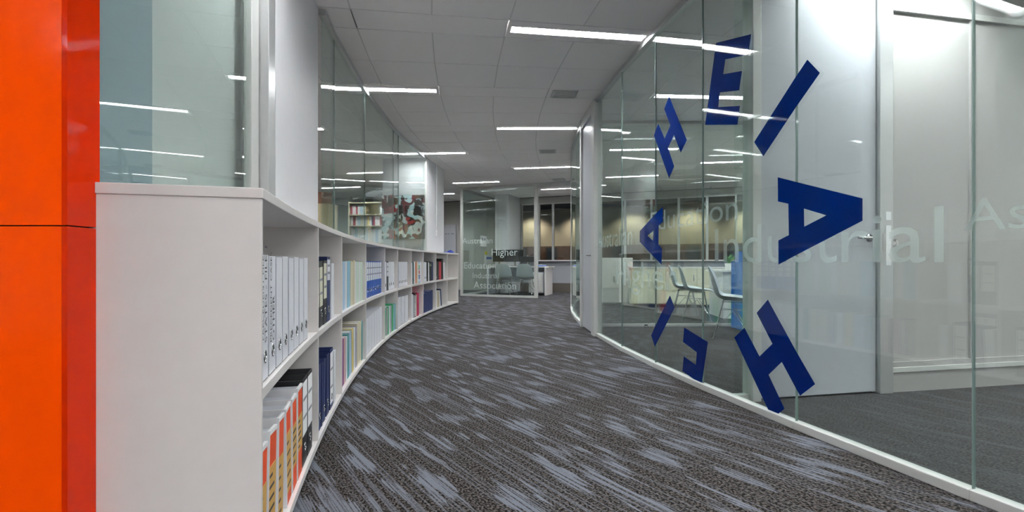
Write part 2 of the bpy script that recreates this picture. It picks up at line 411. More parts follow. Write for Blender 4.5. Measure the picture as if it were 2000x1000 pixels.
# ---- frosted words
def frosted(body, cap, s0, z, s1):
    me = text_mesh(body, 1.0).copy(); xs = [v.co.x for v in me.vertices]; x0, x1 = min(xs), max(xs)
    for v in me.vertices:
        s = s0 + (v.co.x-x0)/(x1-x0)*(s1-s0); q = path_pt(s, 0.0068); v.co = (q.x, q.y, z + v.co.y*cap/0.70)
    c = sum((v.co for v in me.vertices), Vector())/len(me.vertices); me.transform(Matrix.Translation(-c))
    me.materials.clear(); me.materials.append(FROST)
    o = bpy.data.objects.new('frosted_word', me); link(o, wr); o.location = c; o['label'] = 'frosted word %s on the glass' % body
frosted('Australian', 0.19, -1.18, 1.02, -2.35)
frosted('Higher', 0.23, -1.90, 0.64, -3.22)
frosted('Education', 0.155, -2.78, 1.12, -3.95)
frosted('Industrial', 0.22, -3.72, 0.86, -5.12)
frosted('Association', 0.115, -5.19, 0.975, -6.05)

# ---- radial partition with door between the first two offices
A_P = -0.2044
wp = struct(empty('wall_partition'))
def rad(name, r0, r1, t, z0, z1, m, parent, a=A_P, shift=0.0, bevel=0.0): return slab(name, P(r0, a), P(r1, a), t, z0, z1, m, parent, shift, bevel)
# local +y of these slabs points away from the camera side
rad('glass_pane', 18.975, 18.885, 0.012, 0.03, ZC-0.04, GLASS, wp)
rad('post', 18.885, 18.825, 0.10, 0, ZC+0.003, ALUG, wp, bevel=0.003)
rad('bottom_rail', 18.975, 18.885, 0.05, 0, 0.04, ALUG, wp)
d2 = struct(rad('door_2', 18.82, 17.95, 0.045, 0.012, 2.62, DOORM, None, bevel=0.003))
rad('door_head', 18.825, 17.945, 0.09, 2.63, ZC, ALUG, wp)
pst = rad('post', 17.945, 17.842, 0.10, 0, ZC+0.003, ALU, wp, bevel=0.003)
L2 = 0.435
lever(d2, (L2-0.055, -0.0225, 1.005), 0, -1)
MB().box(-0.012, 0.012, -0.002, 0, -0.055, 0.055).build('strike_plate', STEEL, pst, (-0.02, -0.05, 0.99))
MB().box(-0.020, 0.020, -0.002, 0, 0, 0.055).build('notice', PAPER, pst, (0.012, -0.05, 1.135))
MB().box(-0.020, 0.020, -0.002, 0, 0, 0.26).build('notice', PAPER, pst, (0.012, -0.05, 0.84))
edges = [17.842, 17.16, 16.45, 15.74, 15.0]
for i, (r0, r1) in enumerate(zip(edges[:-1], edges[1:])):
    wpn = rad('wall_panel', r0-0.02, r1+0.02, 0.04, 0.20, 2.52, PANEL, wp, shift=0.0)
    rad('skirting_panel', r0, r1, 0.06, 0, 0.135, PANEL, wp)
    rad('panel_sill', r0, r1, 0.09, 0.135, 0.165, ALUG, wp)
    rad('panel_rail', r0, r1, 0.07, 0.165, 0.20, PANEL, wp)
    rad('panel_head', r0, r1, 0.08, 2.52, 2.56, ALUG, wp)
    rad('header_panel', r0, r1, 0.06, 2.56, ZC, PANEL, wp)
    rad('mullion', r0+0.02, r0-0.02, 0.065, 0.2, 2.52, PANEL, wp)
o = MB(); o.lathe([(0.024, 0), (0.024, 0.01), (0.008, 0.012), (0.008, 0.011)], 20)
for i, v in enumerate(o.v): o.v[i] = (v[0], -v[2], v[1])
p = P(17.81, A_P); o.build('lock_rose', STEEL, wp, (p.x+math.sin(A_P)*-0.0, p.y-0.036, 0.985), -A_P)

# second glazed partition
A_P2 = -0.012
wg = struct(empty('wall_glazed'))
for r0, r1 in ((18.93, 17.9), (17.9, 16.8), (16.8, 15.7)):
    rad('glass_pane', r0, r1, 0.012, 0.03, ZC-0.03, GLASS, wg, A_P2)
    rad('bottom_rail', r0, r1, 0.04, 0, 0.035, ALUG, wg, A_P2)
    rad('head_rail', r0, r1, 0.04, ZC-0.035, ZC+0.004, ALU, wg, A_P2)

# ---- back wall with windows
wb = struct(empty('wall_back'))
def back(name, r0, r1, t, z0, z1, m, parent, shift=0.0): return slab(name, P(r0, A_BACK), P(r1, A_BACK), t, z0, z1, m, parent, shift)
SILL, HEADZ = 0.92, 2.58
back('wall_panel', 27.5, 21.27, 0.15, 0, ZC, GREYP, wb, 0.075)
back('wall_panel', 21.27, 13.0, 0.15, 0, SILL-0.03, mat('mid grey panel', (0.33, 0.34, 0.37), 0.6), wb, 0.075)
back('wall_panel', 21.27, 13.0, 0.15, HEADZ, ZC, GREYP, wb, 0.075)
back('skirting', 21.27, 13.0, 0.04, 0, 0.26, mat('brown skirting', (0.10, 0.085, 0.07), 0.6), wb, -0.02)
wins = [(21.25, 20.70), (20.70, 20.27), (20.27, 19.62), (19.62, 18.90), (18.9, 18.2), (18.2, 17.5), (17.5, 16.8), (16.8, 16.1), (16.1, 15.4)]
for i, (r0, r1) in enumerate(wins):
    wnd = struct(empty('window_%d' % (i+1), P((r0+r1)/2, A_BACK, SILL), -A_BACK))
    hw = (r0-r1)/2
    MB().box(-hw+0.03, hw-0.03, 0.05, 0.06, 0.03, HEADZ-SILL-0.03).build('pane', WGLASS, wnd)
    MB().box(-hw, -hw+0.03, 0.02, 0.10, 0, HEADZ-SILL).build('frame_stile', ALU, wnd)
    MB().box(hw-0.03, hw, 0.02, 0.10, 0, HEADZ-SILL).build('frame_stile', ALU, wnd)
    MB().box(-hw, hw, 0.02, 0.10, HEADZ-SILL-0.03, HEADZ-SILL).build('frame_head', ALU, wnd)
    MB().box(-hw, hw, -0.10, 0.10, -0.03, 0.0).build('window_sill', WHITE, wnd)
struct(post(21.45, 0.3605, 0.40, 1.0, None, PAINT, name='wall_fin'))
# door in the back wall
d3 = struct(slab('door_3', P(23.83, A_BACK), P(23.40, A_BACK), 0.04, 0.01, 2.03, DOORM, None, -0.03))
for i, wd in enumerate((0.07, 0.05, 0.09)): MB().box(0, wd, -0.0525, -0.05, 0, 0.035).build('print_block', INKG, d3, (-0.17+0.11*i, 0, 1.72))
# beyond the windows: neighbouring building
nb = tag(empty('neighbouring_building', P(18.5, 0.58, -1.0), -0.5), 'beige neighbouring building with dark ledges seen through the windows at night', 'building')
BEI = mat('beige render', (0.45, 0.39, 0.28), 0.8, noise=0.1, scale=3); BRN = mat('brown brick band', (0.13, 0.075, 0.05), 0.9, noise=0.7, scale=9)
MB().box(-9, 9, 0, 0.4, 0, 6).build('wall', BEI, nb)
MB().box(-9, 9, -0.5, 0, 3.75, 4.6).build('eave', mat('dark brown eave', (0.06, 0.05, 0.04), 0.8), nb)
MB().box(-9, 9, -0.06, 0, 1.9, 2.45).build('brick_band', BRN, nb)
MB().box(-9, 9, -0.6, -0.2, 0, 1.85).build('parapet', DARK, nb)
for i in range(14):
    MB().box(-8.6+i*1.25, -8.2+i*1.25, -0.10, 0, 1.95, 2.4).build('window', mat('dark window', (0.05, 0.06, 0.07), 0.3), nb)
for i in range(9):
    ld = bpy.data.lights.new('facade_lamp', 'SPOT'); ld.energy = 26; ld.spot_size = 2.0; ld.spot_blend = 0.6; ld.color = (1, 0.95, 0.86); ld.shadow_soft_size = 0.1
    lo = bpy.data.objects.new('facade_lamp', ld); link(lo, nb); lo.location = (-8+i*1.9, -0.7, 3.6); lo.rotation_euler = (0.5, 0, 0)

# ---- left side: glazing above the bookcase
RL = 21.62
wl = struct(empty('wall_left'))
ZT = 1.042
JL = [-0.1490, -0.1293, -0.0680, 0.0033, 0.0173, 0.0975]
for a0, a1 in zip(JL[:-1], JL[1:]):
    slab('glass_pane', P(RL, a0+0.0002), P(RL, a1-0.0002), 0.012, ZT+0.005, ZC-0.03, GLASS, wl)
    slab('bottom_rail', P(RL, a0), P(RL, a1), 0.03, ZT, ZT+0.012, ALUG, wl)
    slab('head_rail', P(RL, a0), P(RL, a1), 0.05, ZC-0.045, ZC+0.004, ALU, wl)
for a in JL[1:-1]:
    p = P(RL, a); MB().box(-0.0065, 0.0065, -0.0018, 0.0018, 0, ZC-0.05-ZT).build('glass_joint', EDGE, wl, (p.x, p.y, ZT+0.005), -a)
p = P(RL, 0.0985); MB().box(-0.02, 0.02, -0.02, 0.02, 0, ZC-ZT).build('end_post', ALUG, wl, (p.x, p.y, ZT), -0.0985)
# painted pillar with the picture and the short wall
pc = struct(arcslab('wall_pillar', 21.60, 22.43, 0.0995, 0.153, ZT, ZC+0.003, PAINT, None, 4))
struct(arcslab('wall_pillar_foot', 21.76, 22.43, 0.0995, 0.153, 0, ZT, PAINT, None, 4))
ws = struct(arcslab('wall_stub', 21.64, 21.75, -0.2010, -0.1505, ZT, ZC+0.003, PAINT, None, 4))
for r, a, w1, w2, m in ((21.69, -0.2042, 0.10, 0.13, ALU), (21.70, -0.2105, 0.035, 0.12, ALUG)):
    p = P(r, a); MB().box(-w1/2, w1/2, -w2/2, w2/2, 0, ZC+0.003-ZT).build('post', m, wl, (p.x, p.y, ZT), -a, 0.003)
# near pane and what stands behind it
slab('glass_pane', P(21.745, -0.2690), P(21.70, -0.2130), 0.012, ZT+0.005, ZC-0.03, GLASS, wl)
slab('bottom_rail', P(21.745, -0.2690), P(21.70, -0.2130), 0.02, ZT, ZT+0.012, ALUG, wl)
slab('head_rail', P(21.745, -0.2690), P(21.70, -0.2130), 0.05, ZC-0.045, ZC+0.004, ALU, wl)
bl = slab('wall_screen', P(21.83, -0.2455), P(21.765, -0.2080), 0.02, 0, ZC+0.003, mat('pale grey screen', (0.74, 0.74, 0.74), 0.55)); struct(bl)
struct(slab('wall_side', P(21.82, -0.2690), P(21.82, -0.2457), 0.025, 0, ZC+0.003, BLUEG))
# switch on the pillar
sw = tag(empty('light_switch', P(21.597, 0.128, 1.42), -0.128), 'small white wall switch with cable duct on the white pillar', 'switch')
MB().box(0, 0.012, -0.035, 0.035, -0.06, 0.06).build('plate', PAPER, sw, bevel=0.002)
MB().box(0.012, 0.018, -0.012, 0.012, -0.02, 0.02).build('rocker', WHITE, sw)
MB().box(0, 0.012, -0.008, 0.008, 0.06, 1.32).build('cable_duct', PAINT, sw)
# painting
pt = tag(empty('painting', P(22.03, 0.0985, 1.28), -0.0985), 'abstract painting in maroon, pale blue and black hung on the white pillar', 'painting')
MB().box(-0.40, 0.40, -0.028, -0.002, 0, 0.79).build('canvas', paint_mat('abstract paint'), pt)
MB().box(-0.405, 0.405, -0.012, 0.0, -0.005, 0.795).build('stretcher', BLACK, pt)

# ---- orange wall at the near left
XO = -0.945
wo = struct(empty('wall_orange'))
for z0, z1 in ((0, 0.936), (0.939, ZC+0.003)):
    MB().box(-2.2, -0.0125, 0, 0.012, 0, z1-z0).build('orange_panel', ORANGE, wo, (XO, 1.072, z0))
    MB().box(-0.012, 0, 0, 0.084, 0, z1-z0).build('orange_return', ORANGE_SHADE, wo, (XO, 1.072, z0))
MB().box(-2.19, -0.013, 0.0125, 0.08, 0, ZC).build('core', mat('dark core', (0.1, 0.03, 0.02), 0.8), wo, (XO, 1.072, 0))

# ---- far glazed office
FA, FB, FC = Vector((-1.28, 12.87, 0)), Vector((0.58, 12.10, 0)), Vector((1.50, 11.72, 0))
FD = Vector((-0.42, 15.28, 0))
wf = struct(empty('wall_far'))
fm = FA.lerp(FB, 0.5)
for a, b_ in ((FA, fm), (fm, FB)):
    slab('glass_pane', a, b_, 0.012, 0.04, ZC-0.05, GLASS, wf)
    slab('bottom_rail', a, b_, 0.06, 0, 0.05, ALUG, wf)
    slab('head_rail', a, b_, 0.06, ZC-0.06, ZC+0.003, ALU, wf)
slab('door_header', FB, FC, 0.08, ZC-0.10, ZC+0.003, ALU, wf)
def pp(name, p, s, m=ALUG): return MB().box(-s/2, s/2, -s/2, s/2, 0, ZC+0.003).build(name, m, wf, (p.x, p.y, 0), -0.35)
pp('post', FA, 0.06); pp('post', FB, 0.08); pp('post', FC, 0.06)
q = [FA.lerp(FD, t) for t in (0, 0.33, 0.66, 1)]
for a, b_ in zip(q[:-1], q[1:]):
    slab('glass_pane', a, b_, 0.012, 0.04, ZC-0.05, GLASS, wf)
    slab('bottom_rail', a, b_, 0.05, 0, 0.05, ALUG, wf)
    slab('head_rail', a, b_, 0.05, ZC-0.06, ZC+0.003, ALU, wf)
ang = math.atan2((FB-FA).y, (FB-FA).x); d = (FB-FA).normalized(); nrm = Vector((d.y, -d.x, 0))
for body, x, z, size in (('Australian', 0.02, 1.33, 0.21), ('Higher', 0.82, 1.02, 0.26), ('Education', 0.05, 0.70, 0.23), ('Industrial', 0.30, 0.46, 0.20), ('Association', 0.34, 0.20, 0.25)):
    c = FA + d*x + nrm*0.0075
    t = text_obj('frosted_word', body, size, FROST2, wf, (c.x, c.y, z), (math.pi/2, 0, ang)); t['label'] = 'frosted word %s on the far glass' % body

# ================================================================== CEILING LIGHTS AND VENTS
def make_light():
    t = empty('ceiling_light')
    tr = MB(); g = 0.594; hw = 0.144
    tr.box(-g, g, -hw, -0.05, 0, 0.02).box(-g, g, 0.05, hw, 0, 0.02).box(-g, -0.565, -0.05, 0.05, 0, 0.02).box(0.565, g, -0.05, 0.05, 0, 0.02)
    tr.build('trim', TILE, t)
    rf = MB().box(-0.567, 0.567, -0.055, -0.05, 0.0, 0.05).box(-0.567, 0.567, 0.05, 0.055, 0.0, 0.05).box(-0.57, -0.565, -0.055, 0.055, 0, 0.05).box(0.565, 0.57, -0.055, 0.055, 0, 0.05).build('reflector', LAMPR, t)
    MB().box(-0.555, 0.555, -0.042, 0.042, 0.022, 0.028).build('tube', LAMP, t)
    lv = MB()
    for i in range(1, 24): x = -0.565+1.13*i/24; lv.box(x-0.0015, x+0.0015, -0.05, 0.05, 0.002, 0.016)
    lv.build('louvre', LAMPR, t)
    return t
def copy_tree(o, parent=None):
    c = o.copy(); COL.objects.link(c); c.parent = parent
    for ch in o.children: copy_tree(ch, c)
    return c
proto = None
NAMEC = ['first', 'second', 'third', 'fourth', 'fifth', 'sixth', 'seventh', 'eighth', 'ninth', 'tenth']
def row_label(k, n):
    r = RT+0.6*k+0.6; num = NAMEC[(6-n)//2]
    if 18.9 < r < 20.3: return num+' louvred strip light above the middle of the corridor, counted from the far windows', 'strip lights over the corridor'
    if 20.3 <= r < 22.1: return num+' louvred strip light crossing above the bookcase glass, counted from the far windows', 'strip lights over the bookcase'
    if r >= 22.1: return num+' louvred strip light behind the bookcase glass, counted from the far grey wall', 'strip lights behind the bookcase'
    return num+' louvred strip light in the glazed offices, counted from the far windows', 'strip lights in the offices'
    if 18.9 < r < 20.3: return 'recessed louvred strip light above the middle of the corridor', 'strip lights over the corridor'
    if 20.3 <= r < 22.1: return 'recessed louvred strip light crossing above the glass over the bookcase', 'strip lights over the bookcase'
    if r >= 22.1: return 'recessed louvred strip light in the room behind the bookcase glass', 'strip lights behind the bookcase'
    return 'recessed louvred strip light in the glazed offices beside the corridor', 'strip lights in the offices'
for k, a, n in LIGHTS:
    r = RT+0.6*k+0.6
    if not (R_IN+0.7 < r < R_OUT-0.7): continue
    if abs(r-21.4) < .1 and False: continue
    o = proto or make_light()
    if proto is not None: o = copy_tree(proto)
    proto = proto or o
    o.location = P(r, a, ZC-0.001); o.rotation_euler = (0, 0, -a)
    l, g = row_label(k, n); tag(o, l, 'ceiling light', g)
def vent(r, a, lab):
    t = tag(empty('air_vent', P(r, a, ZC-0.002), -a), lab, 'vent', 'square ceiling vents')
    MB().box(-0.14, 0.14, -0.12, -0.10, -0.008, 0.006).box(-0.14, 0.14, 0.10, 0.12, -0.008, 0.006).box(-0.14, -0.12, -0.1, 0.1, -0.008, 0.006).box(0.12, 0.14, -0.1, 0.1, -0.008, 0.006).build('frame', ALU, t)
    MB().box(-0.12, 0.12, -0.10, 0.10, -0.001, 0.001).build('backing', TBAR, t)
    for i in range(4): MB().box(-0.11, 0.11, -0.075+i*0.045, -0.055+i*0.045, -0.007, -0.001).build('slat', ALUG, t)
for n, lab in ((1, 'small slatted metal air vent farthest from the far glazed office'), (3, 'small slatted metal air vent second from the far glazed office'), (5, 'small slatted metal air vent closest to the far glazed office')):
    vent(19.42, PH0+MOD*n, lab)

# ================================================================== CURVED BOOKCASE
RF = 21.36; DEP = 0.385; RB = RF+DEP
DV = [-0.2716, -0.2209, -0.1823, -0.1293, -0.0786, -0.0408, 0.0028, 0.0417, 0.0854, 0.1251, 0.1637]
bc = tag(empty('curved_bookcase', P(RF, -0.05)), 'long white curved bookcase with two rows of open compartments along the corridor', 'bookcase')
pinv = Matrix.Translation(-bc.location)
def bpart(o): o.parent = bc; o.matrix_parent_inverse = pinv; return o
th = 0.018/RF
bpart(arcslab('top', RF-0.004, RB, DV[0]-th*0.6, DV[-1]+th, 1.016, ZT, WHITE, None, 60, 0.002))
bpart(arcslab('back_panel', RB-0.012, RB-0.001, DV[0]+th, DV[-1], 0.05, 1.016, WHITE, None, 40))
bpart(arcslab('plinth', RF+0.07, RF+0.10, DV[0]+th, DV[-1], 0.0, 0.022, TOE, None, 40))
for i, a in enumerate(DV):
    ta = th*0.9
    bpart(arcslab('end_panel' if i in (0, len(DV)-1) else 'divider', RF, RB-0.012 if 0 < i < len(DV)-1 else RB, a-ta/2, a+ta/2, 0.0 if i in (0, len(DV)-1) else 0.05, 1.016, WHITE, None, 1, 0.0012))
for a0, a1 in zip(DV[:-1], DV[1:]):
    bpart(arcslab('shelf', RF+0.002, RB-0.012, a0+th/2, a1-th/2, 0.515, 0.543, WHITE, None, 10, 0.0012))
    bpart(arcslab('base_shelf', RF, RB-0.012, a0-th/2, a1+th/2, 0.022, 0.05, WHITE, None, 10))

# ================================================================== FILES AND BOOKS
# local frame: spine at x=0 facing +x (the corridor), body towards -x, y along the shelf, base at z=0
def place(o, a, z, off=0.03, lean=0.0, t=0.05, yaw=0.0):
    o.location = P(RF+off, a, z + abs(math.sin(lean))*t/2 + 0.001); o.rotation_euler = (lean, 0, -a+yaw)
def lever_arch(cover, label_m, t=0.075, h=0.32, d=0.285, lab=(0.10, 0.19), ring=True, marks=2):
    e = empty('lever_arch_file'); w2 = t/2
    MB().box(-d, 0, -w2, -w2+0.003, 0.003, h).box(-d, 0, w2-0.003, w2, 0.003, h).box(-0.003, 0.0, -w2, w2, 0.003, h).build('cover', cover, e)
    MB().box(-d+0.01, -0.02, -w2+0.006, w2-0.010, 0.008, h-0.022).build('pages', PAPER, e)
    MB().box(-d*0.95, -0.001, -w2+0.004, w2-0.004, 0.0, 0.003).build('base_edge', DARK, e)
    if label_m is not None:
        lb = MB().box(0.0, 0.0012, -w2+0.007, w2-0.007, lab[0], lab[0]+lab[1]).build('spine_label', label_m, e)
        for i in range(marks):
            z = lab[0]+lab[1]*(0.3+0.35*i); MB().box(0.0012, 0.0016, -w2+0.016, w2-0.016, z, z+0.012).build('print_line', INKG, lb)
    if ring:
        rg = MB(); n = 16; rg.smooth = True
        pts = [(0.001, 0.012*math.cos(2*math.pi*k/n), 0.065+0.017*math.sin(2*math.pi*k/n)) for k in range(n+1)]
        rg.tube(pts, 0.0025, 5); rg.build('finger_ring', STEEL, e)
        hole = MB(); hole.add([(0.0006, 0.010*math.cos(2*math.pi*k/n), 0.065+0.015*math.sin(2*math.pi*k/n)) for k in range(n)], [tuple(range(n))]); hole.build('finger_hole', DARK, e)
    return e
def book(cover, t=0.03, h=0.3, d=0.21, band=None, name='book'):
    e = empty(name); w2 = t/2
    MB().box(-d, 0, -w2, -w2+0.002, 0, h).box(-d, 0, w2-0.002, w2, 0, h).box(-0.002, 0.0005, -w2, w2, 0, h).build('cover', cover, e)
    MB().box(-d+0.006, -0.002, -w2+0.002, w2-0.002, 0.003, h-0.004).build('pages', PAPER, e)
    if band is not None: MB().box(0.0005, 0.0012, -w2+0.002, w2-0.002, h*0.62, h*0.86).build('spine_label', band, e)
    return e
def binding(edge, t=0.03, h=0.3, d=0.21):
    """comb bound booklet, white pages with a coloured back strip and a bulldog foot"""
    e = empty('bound_report'); w2 = t/2
    MB().box(-d, -0.004, -w2, w2, 0.004, h-0.006).build('pages', PAPER, e)
    MB().box(-0.02, 0.0, -w2-0.001, w2+0.001, 0.0, h).build('back_strip', edge, e)
    return e
def orange_report(t=0.055, h=0.33, d=0.29, lz=0.05, lh=0.15):
    e = empty('orange_report_box'); w2 = t/2
    ORG = cm('orange card', (0.72, 0.075, 0.015), 0.5); TAN = cm('tan label', (0.62, 0.36, 0.10), 0.6)
    MB().box(-d, -0.002, -w2+0.002, w2-0.002, 0.002, h-0.012).build('pages', FILEG, e)
    MB().box(-0.002, 0.001, -w2, w2, 0, h-0.012).build('spine', ORG, e)
    MB().box(-d, 0.002, -w2-0.002, -w2+0.002, 0, h).build('side', PAPER, e)
    MB().box(-0.006, 0.003, -w2, w2, h-0.012, h).build('top_edge', PAPER, e)
    lb = MB().box(0.001, 0.002, -w2+0.004, w2-0.002, lz, lz+lh).build('spine_label', TAN, e)
    for i in range(5):
        z = lz+lh*(0.1+0.18*i); ww = rnd.uniform(0.35, 0.9); MB().box(0.002, 0.0024, -w2+0.008, -w2+0.008+(t-0.016)*ww, z, z+0.008).build('print_line', INK, lb)
    return e
NAMEC = ['first', 'second', 'third', 'fourth', 'fifth', 'sixth', 'seventh', 'eighth', 'ninth', 'tenth']
def where(b, up): return 'in the %s %s compartment from the orange wall' % (NAMEC[b], 'upper' if up else 'lower')
CC = dict(black=(0.018, 0.018, 0.02), navy=(0.012, 0.025, 0.11), blue=(0.01, 0.09, 0.42), ltblue=(0.26, 0.52, 0.66), sky=(0.42, 0.58, 0.75), cream=(0.72, 0.66, 0.48), white=(0.80, 0.81, 0.84),
  grey=(0.42, 0.43, 0.46), pgreen=(0.60, 0.74, 0.60), teal=(0.05, 0.36, 0.38), pink=(0.74, 0.46, 0.46), lime=(0.35, 0.60, 0.03), dgreen=(0.05, 0.10, 0.10), orange=(0.65, 0.16, 0.05),
  red=(0.40, 0.02, 0.035), crimson=(0.50, 0.015, 0.09), purple=(0.28, 0.08, 0.25), yellow=(0.78, 0.62, 0.20), green=(0.06, 0.48, 0.20), beige=(0.60, 0.52, 0.40), lilac=(0.42, 0.40, 0.52))
NM = dict(sky='sky blue', ltblue='light blue', pgreen='pale green', dgreen='dark green')
def C(n): return cm('cover ' + n, CC[n], 0.45)
def colname(n): return NM.get(n, n)
FRAC = {(0,1):.84,(1,1):.74,(2,1):.985,(3,1):.95,(4,1):.9,(5,1):.84,(6,1):.97,(7,1):.88,(8,1):.84,(0,0):.93,(1,0):.82,(2,0):.985,(3,0):.985,(4,0):.985,(5,0):.9,(6,0):.76,(7,0):.84,(8,0):.62}
def fill(b, up, items, start=0.0, zoff=0.0):
    """items: (kind, colour, thickness, height, lean degrees, gap after)"""
    cur = start+0.012; z = 0.543 if up else 0.05; prev = None; mine = []
    wid = (DV[b+1]-DV[b]-th)*RF
    tot = sum(i[2]+i[5] for i in items); sh = [-i[3]*math.sin(math.radians(i[4])) for i in items]
    ext = max(0, -sh[0]) + sum(max(0, p_-q_) for p_, q_ in zip(sh[:-1], sh[1:])) + max(0, sh[-1])
    sc = (FRAC[(b, up)]*wid - start - 0.016 - ext)/tot if (b, up) in FRAC else 1.0
    for it in items:
        kind, c, t, h, lean, gap = it[:6]; t *= sc; gap *= sc; opt = it[6] if len(it) > 6 else {}
        h *= 1.0
        if kind == 'la':
            o = lever_arch(C(c) if c != 'file' else FILEW, opt.get('label', None), t, h, lab=opt.get('lab', (0.10, 0.19)), ring=opt.get('ring', True)); what, cat = '%s lever arch file' % ('white' if c == 'file' else colname(c)), 'file'
        elif kind == 'bk': o = book(C(c), t, h, opt.get('d', 0.21), opt.get('band')); what, cat = '%s bound book' % colname(c), 'book'
        elif kind == 'fo': o = book(C(c), t, h, 0.24, opt.get('band'), 'document_folder'); what, cat = '%s document folder' % colname(c), 'folder'
        elif kind == 'rp': o = binding(C(c), t, h); what, cat = 'white bound report with %s back strip' % colname(c), 'report'
        elif kind == 'or': o = orange_report(t, h, lz=opt.get('lz', 0.05), lh=opt.get('lh', 0.15)); what, cat = 'orange report box with tan spine label', 'report'
        s_ = -h*math.sin(math.radians(lean))
        if prev is None: cur += max(0, -s_)
        else: cur += max(0, prev-s_)
        prev = s_
        a = DV[b] + th/2 + (cur+t/2)/RF
        place(o, a, z, opt.get('off', 0.014 if b < 2 else 0.025), math.radians(lean), t)
        mine.append((o, opt.get('say', what))); tag(o, None, cat, what + 's ' + where(b, up))
        cur += t+gap
        if opt.get('text'):
            for (body, size, yy, zz) in opt['text']:
                text_obj('lettering', body, size, INK, o, (0.0018, yy, zz), (math.pi/2, -math.pi/2, math.pi/2))
    for o, wt in mine:
        same = [q for q, w2 in mine if w2 == wt]
        if len(same) == 1: o['label'] = wt + ' ' + where(b, up)
        else: o['label'] = '%s %s from the orange wall, %s %s compartment' % (NAMEC[same.index(o)], wt, NAMEC[b], 'upper' if up else 'lower')
    if cur > wid: print('OVERFULL', b, up, round(cur, 3), round(wid, 3))
    return cur
CREAML = cm('cream label', (0.72, 0.70, 0.56), 0.6); TEALL = cm('teal label', (0.35, 0.62, 0.56), 0.6)
# upper row
fill(0, 1, [('la', 'file', 0.080, 0.335, 0, 0.010, dict(text=[('PRECEDENT FILE', 0.030, -0.020, 0.11), ('STATES - FILE 1', 0.040, 0.022, 0.10)], say='white file lettered STATES FILE 1')),
            ('la', 'file', 0.080, 0.333, 0, 0.010, dict(text=[('PRECEDENT CASES', 0.030, -0.016, 0.09), ('OTHER', 0.040, 0.022, 0.09)], say='white file lettered OTHER'))] +
           [('la', 'file', 0.08, 0.33+0.004*(i % 2), 0, 0.008+0.006*(i % 2), dict(marks=1)) for i in range(6)], start=0.035)
fill(1, 1, [('la', 'black', 0.07, 0.32, 0, 0.004, dict(label=CREAML)), ('la', 'black', 0.075, 0.32, 2, 0.012, dict(label=CREAML)), ('la', 'black', 0.08, 0.325, 0, 0.006, dict(label=CREAML, lab=(0.13, 0.18), say='black file with tall cream label')),
            ('la', 'navy', 0.08, 0.345, 0, 0.03, dict(label=FILEW, lab=(0.22, 0.11))), ('fo', 'white', 0.07, 0.31, 0, 0.0)])
fill(2, 1, [('fo', 'ltblue', 0.09, 0.325, 0, 0.004), ('fo', 'white', 0.05, 0.32, 1, 0.01), ('fo', 'sky', 0.07, 0.32, 0, 0.006), ('fo', 'white', 0.06, 0.322, -1, 0.008), ('fo', 'ltblue', 0.11, 0.325, 0, 0.006),
            ('fo', 'cream', 0.10, 0.32, -2, 0.012), ('fo', 'cream', 0.06, 0.33, 0, 0.006), ('fo', 'white', 0.05, 0.32, 0, 0.01), ('fo', 'pgreen', 0.09, 0.32, 0, 0.01), ('fo', 'white', 0.05, 0.318, 0, 0.01), ('fo', 'pgreen', 0.08, 0.32, 0, 0)])
WB = dict(label=FILEW, lab=(0.15, 0.165), ring=True)
fill(3, 1, [('bk', 'teal', 0.045, 0.32, 0, 0.003), ('bk', 'pink', 0.05, 0.325, 0, 0.004), ('bk', 'white', 0.05, 0.32, 0, 0.006)] + [('la', 'blue', 0.085, 0.325, 0, 0.010, WB) for i in range(8)])
fill(4, 1, [('la', 'file', 0.08, 0.32, 0, 0.006), ('la', 'file', 0.08, 0.32, 0, 0.01), ('la', 'black', 0.085, 0.325, 0, 0.012, dict(label=FILEW, lab=(0.16, 0.15)))] + [('la', 'file', 0.085, 0.32, 0, 0.008) for i in range(3)])
fill(5, 1, [('fo', 'lime', 0.045, 0.325, 0, 0.004), ('fo', 'white', 0.06, 0.32, 0, 0.006), ('fo', 'lilac', 0.03, 0.315, 0, 0.006)] + [('la', 'file', 0.08, 0.32, 0, 0.009) for i in range(6)])
fill(6, 1, [('la', 'navy', 0.075, 0.32, 0, 0.008), ('fo', 'white', 0.03, 0.31, 0, 0.004), ('la', 'dgreen', 0.08, 0.32, 0, 0.02), ('fo', 'white', 0.06, 0.325, 0, 0.006), ('bk', 'orange', 0.06, 0.31, -3, 0.012), ('fo', 'cream', 0.06, 0.325, 0, 0.004),
            ('la', 'sky', 0.13, 0.325, 0, 0.008, dict(label=FILEW, lab=(0.03, 0.27), ring=False, say='pale blue file with coloured round logos')), ('fo', 'white', 0.05, 0.32, 0, 0)])
fill(7, 1, [('la', 'file', 0.08, 0.32, 0, 0.008), ('la', 'file', 0.075, 0.32, 0, 0.006), ('la', 'file', 0.06, 0.315, 1, 0.006), ('la', 'black', 0.085, 0.325, 2, 0.012, dict(ring=False)), ('fo', 'white', 0.04, 0.31, 2, 0.015), ('la', 'black', 0.10, 0.325, 0, 0.006, dict(label=C('lime'), lab=(0.25, 0.035), say='black file with lime sticker')), ('la', 'navy', 0.09, 0.32, 0, 0, dict(ring=False))])
fill(8, 1, [('la', 'black', 0.085, 0.33, 0, 0.004, dict(label=FILEW, lab=(0.03, 0.04))), ('la', 'black', 0.085, 0.33, 0, 0.004), ('bk', 'red', 0.10, 0.325, 0, 0.006), ('la', 'black', 0.09, 0.38, 0, 0.01, dict(ring=False, say='tall black lever arch file')), ('fo', 'white', 0.04, 0.31, 0, 0)])
fill(9, 1, [('bk', 'black', 0.035, 0.22, 0, 0)])
